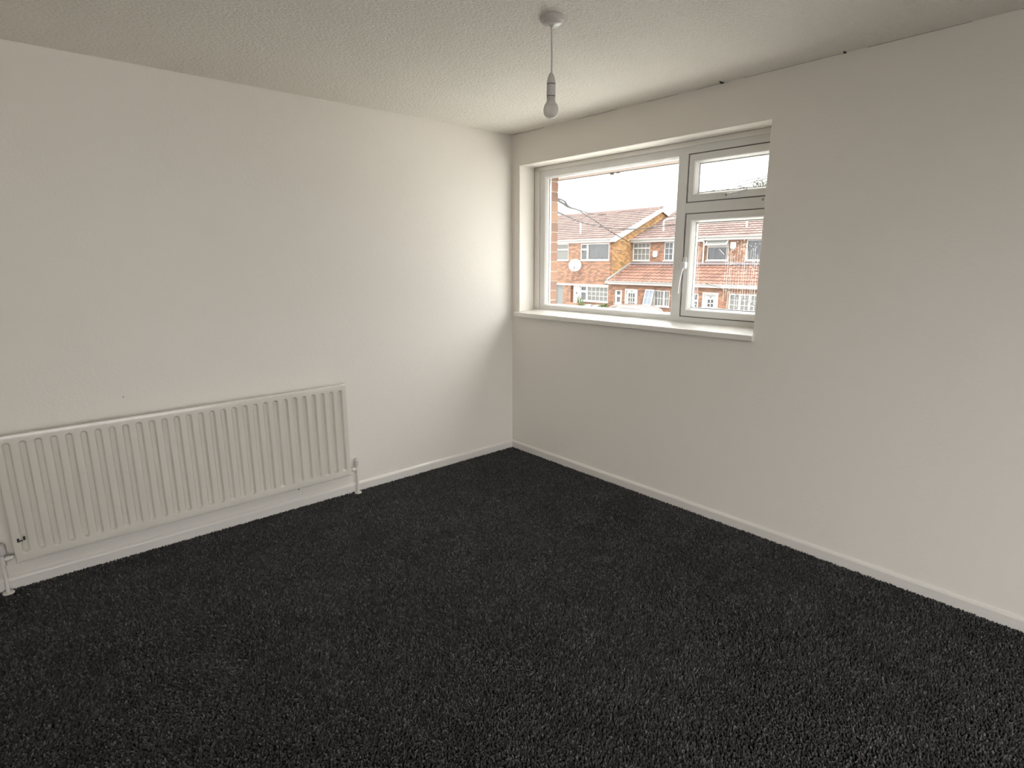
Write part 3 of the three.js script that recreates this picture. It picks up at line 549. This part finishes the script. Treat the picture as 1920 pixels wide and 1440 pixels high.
{ // plants and planters below the left house's windows
  const clump = (name, label, x, z, r, h, n, mat, y = GY) => {
    const o = thing(name, label, 'plant', x, y, z), list = [];
    for (let i = 0; i < n; i++) { const a = rr(0, 6.283), q = Math.sqrt(rnd()) * r, t = rr(0.15, 1), g = new THREE.OctahedronGeometry(rr(0.035, 0.07)); g.scale(1, 0.5, 1.4); g.rotateX(rr(-0.8, 0.8)); g.rotateY(rr(0, 3)); g.translate(Math.cos(a) * q * Math.sqrt(1 - t * t * 0.8), h * t, Math.sin(a) * q * Math.sqrt(1 - t * t * 0.8)); list.push(flat(g)); }
    part('foliage', merge(list), mat, o).userData.kind = 'stuff';
    part('stem', merge([0, 1, 2].map((k) => tube([[0, 0, 0], [Math.cos(k * 2.1) * r * 0.3, h * 0.4, Math.sin(k * 2.1) * r * 0.3], [Math.cos(k * 2.1) * r * 0.6, h * 0.8, Math.sin(k * 2.1) * r * 0.6]], 0.012, 6, 10))), std(0.1, 0.07, 0.04, 0.9), o);
  };
  clump('shrub', 'green shrub at the corner below the left house window', -18.42, -23.45, 0.34, 1.26, 420, M.leaf);
  clump('shrub', 'low yellow green shrub beside the white planters', -20.02, -23.6, 0.2, 1.2, 240, std(0.11, 0.13, 0.05, 0.8));
  for (const [x, l] of [[-19.62, 'white garden planter under the window, nearer the door'], [-19.03, 'white garden planter under the window, nearer the house corner']]) {
    const o = thing('planter', l, 'planter', x, GY, -23.5), b = lathe([[0.16, 0], [0.17, 0.02], [0.215, 1.1], [0.235, 1.11], [0.235, 1.17], [0.2, 1.17], [0.19, 1.1], [0, 1.09]], 4); b.rotateY(Math.PI / 4);
    part('tub', b, M.white, o); part('soil', bb(-0.12, 0.12, 1.06, 1.1, -0.12, 0.12), M.leaf, o);
  }
  const o = thing('spiky_plant', 'spiky green plant in front of the white door', 'plant', -20.45, GY, -23.6), blades = [];
  for (let i = 0; i < 46; i++) { const a = rr(0, 6.283), l = rr(0.1, 0.34), h = rr(0.9, 1.68); blades.push(tube([[0, 0.3, 0], [Math.cos(a) * l * 0.3, h * 0.75, Math.sin(a) * l * 0.3], [Math.cos(a) * l, h, Math.sin(a) * l]], 0.016, 4, 6)); }
  part('leaves', merge(blades), M.leaf, o).userData.kind = 'stuff';
  single('garden_wall', bb(-20.85, -20.0, GY, -1.03, -23.0, -22.8, 0.01), M.brick, 'low brick garden wall before the white door', 'wall');
}
function car(label, x, z, turn, paint, rails, size) {               // a small hatchback, nose towards its own -z
  const o = thing('car', label, 'car', x, GY, z, turn); o.scale.setScalar(size);
  const side = (pts, w, bevel) => { const s = new THREE.Shape(); s.moveTo(...pts[0]); s.splineThru(pts.slice(1).map(([u, v]) => new THREE.Vector2(u, v))); s.closePath(); const g = flat(new THREE.ExtrudeGeometry(s, { depth: w - 2 * bevel, bevelEnabled: true, bevelSize: bevel, bevelThickness: bevel, bevelSegments: 4, curveSegments: 40 })); g.translate(0, 0, -w / 2 + bevel); g.rotateY(Math.PI / 2); return metreUV(g); };
  part('body', side([[-2.0, 0.3], [-2.02, 0.62], [-1.9, 0.88], [-1.0, 0.95], [0.6, 0.93], [1.5, 0.82], [1.95, 0.62], [1.98, 0.35], [1.9, 0.25], [-1.9, 0.25]], 1.72, 0.1), paint, o);
  part('roof', side([[-1.75, 0.92], [-1.45, 1.33], [-0.95, 1.46], [-0.1, 1.47], [0.4, 1.38], [1.15, 0.94], [1.1, 0.9], [-1.7, 0.9]], 1.40, 0.16), paint, o);
  for (const sx of [-1, 1]) {
    const s = new THREE.Shape([[-1.4, 0.98], [-1.2, 1.27], [-0.8, 1.34], [-0.1, 1.34], [0.3, 1.26], [0.8, 0.98]].map(([u, v]) => new THREE.Vector2(u, v))), g = flat(new THREE.ExtrudeGeometry(s, { depth: 0.02, bevelEnabled: false })); g.translate(0, 0, -0.01); g.rotateY(Math.PI / 2); g.translate(sx * 0.70, 0, 0);
    const w = part('side_window', metreUV(g), M.farGlass, o); part('window_pillar', bb(sx * 0.70 - 0.014, sx * 0.70 + 0.014, 0.97, 1.33, 0.38, 0.45), paint, w);
    if (rails) part('roof_rail', tube([[sx * 0.56, 1.3, -1.3 * -1], [sx * 0.58, 1.48, 0.9], [sx * 0.58, 1.53, 0.1], [sx * 0.57, 1.46, -0.4]], 0.022, 8, 24), M.white, o);
    for (const zz of [-1.25, 1.25]) { const q = cyl(0.3, 0.3, 0.2, 20); q.rotateZ(Math.PI / 2); q.translate(sx * 0.76, 0.3, zz); part('wheel', q, M.gasket, o); }
  }
  const rw = bb(-0.5, 0.5, -0.17, 0.17, -0.01, 0.01, 0.005); rw.rotateX(-0.6); rw.translate(0, 1.14, 1.66); part('rear_window', rw, M.farGlass, o);
  const fw = bb(-0.55, 0.55, -0.26, 0.26, -0.01, 0.01, 0.005); fw.rotateX(1.0); fw.translate(0, 1.19, -0.82); part('windscreen', fw, M.farGlass, o);
}
car('beige car parked along the street, half behind the silver car', -16.45, -22.7, 1.5708, std(0.095, 0.062, 0.05, 0.35), false, 0.87);
car('silver car with white roof rails parked along the street', -14.55, -20.9, 1.5708, std(0.10, 0.085, 0.08, 0.35), true, 0.96);
{ // a tree beyond the roofs
  const o = thing('tree', 'thin leafy tree top above the roofs, low in the vent pane', 'tree', -18.6, GY, -45), L = [];
  const spots = [];
  for (let i = 0; i < 26; i++) spots.push([rr(-3.3, 2.2), 0, rr(-1.0, 1.0)]);
  for (const q of spots) { q[1] = 9.3 + 0.95 * Math.sqrt(Math.max(0, 1 - Math.pow((q[0] - 0.2) / 3.6, 2))) - 0.25 * Math.abs(q[2]) + rr(-0.3, 0.1); for (let i = 0; i < 26; i++) { const g = new THREE.OctahedronGeometry(rr(0.04, 0.085)); g.scale(1, 0.4, 1.5); g.rotateX(rr(-1, 1)); g.rotateY(rr(0, 3)); g.translate(q[0] + rr(-0.32, 0.32), q[1] + rr(-0.3, 0.22), q[2] + rr(-0.32, 0.32)); L.push(flat(g)); } }
  part('foliage', merge(L), std(0.06, 0.07, 0.045, 0.9), o).userData.kind = 'stuff';
  part('trunk', tube([[0, 0, 0], [0.1, 3, 0.05], [-0.05, 6, 0], [0, 8.6, 0]], 0.16, 10, 20), std(0.08, 0.06, 0.045, 0.9), o);
  part('branch', merge(spots.map((q, i) => tube([[0, 5.5 + (i % 5) * 0.5, 0], [q[0] * 0.5, q[1] - 1.2, q[2] * 0.5], [q[0], q[1], q[2]]], 0.03, 6, 10))), std(0.08, 0.06, 0.045, 0.9), o);
}

/*H1*/
renderer.render(scene, camera);
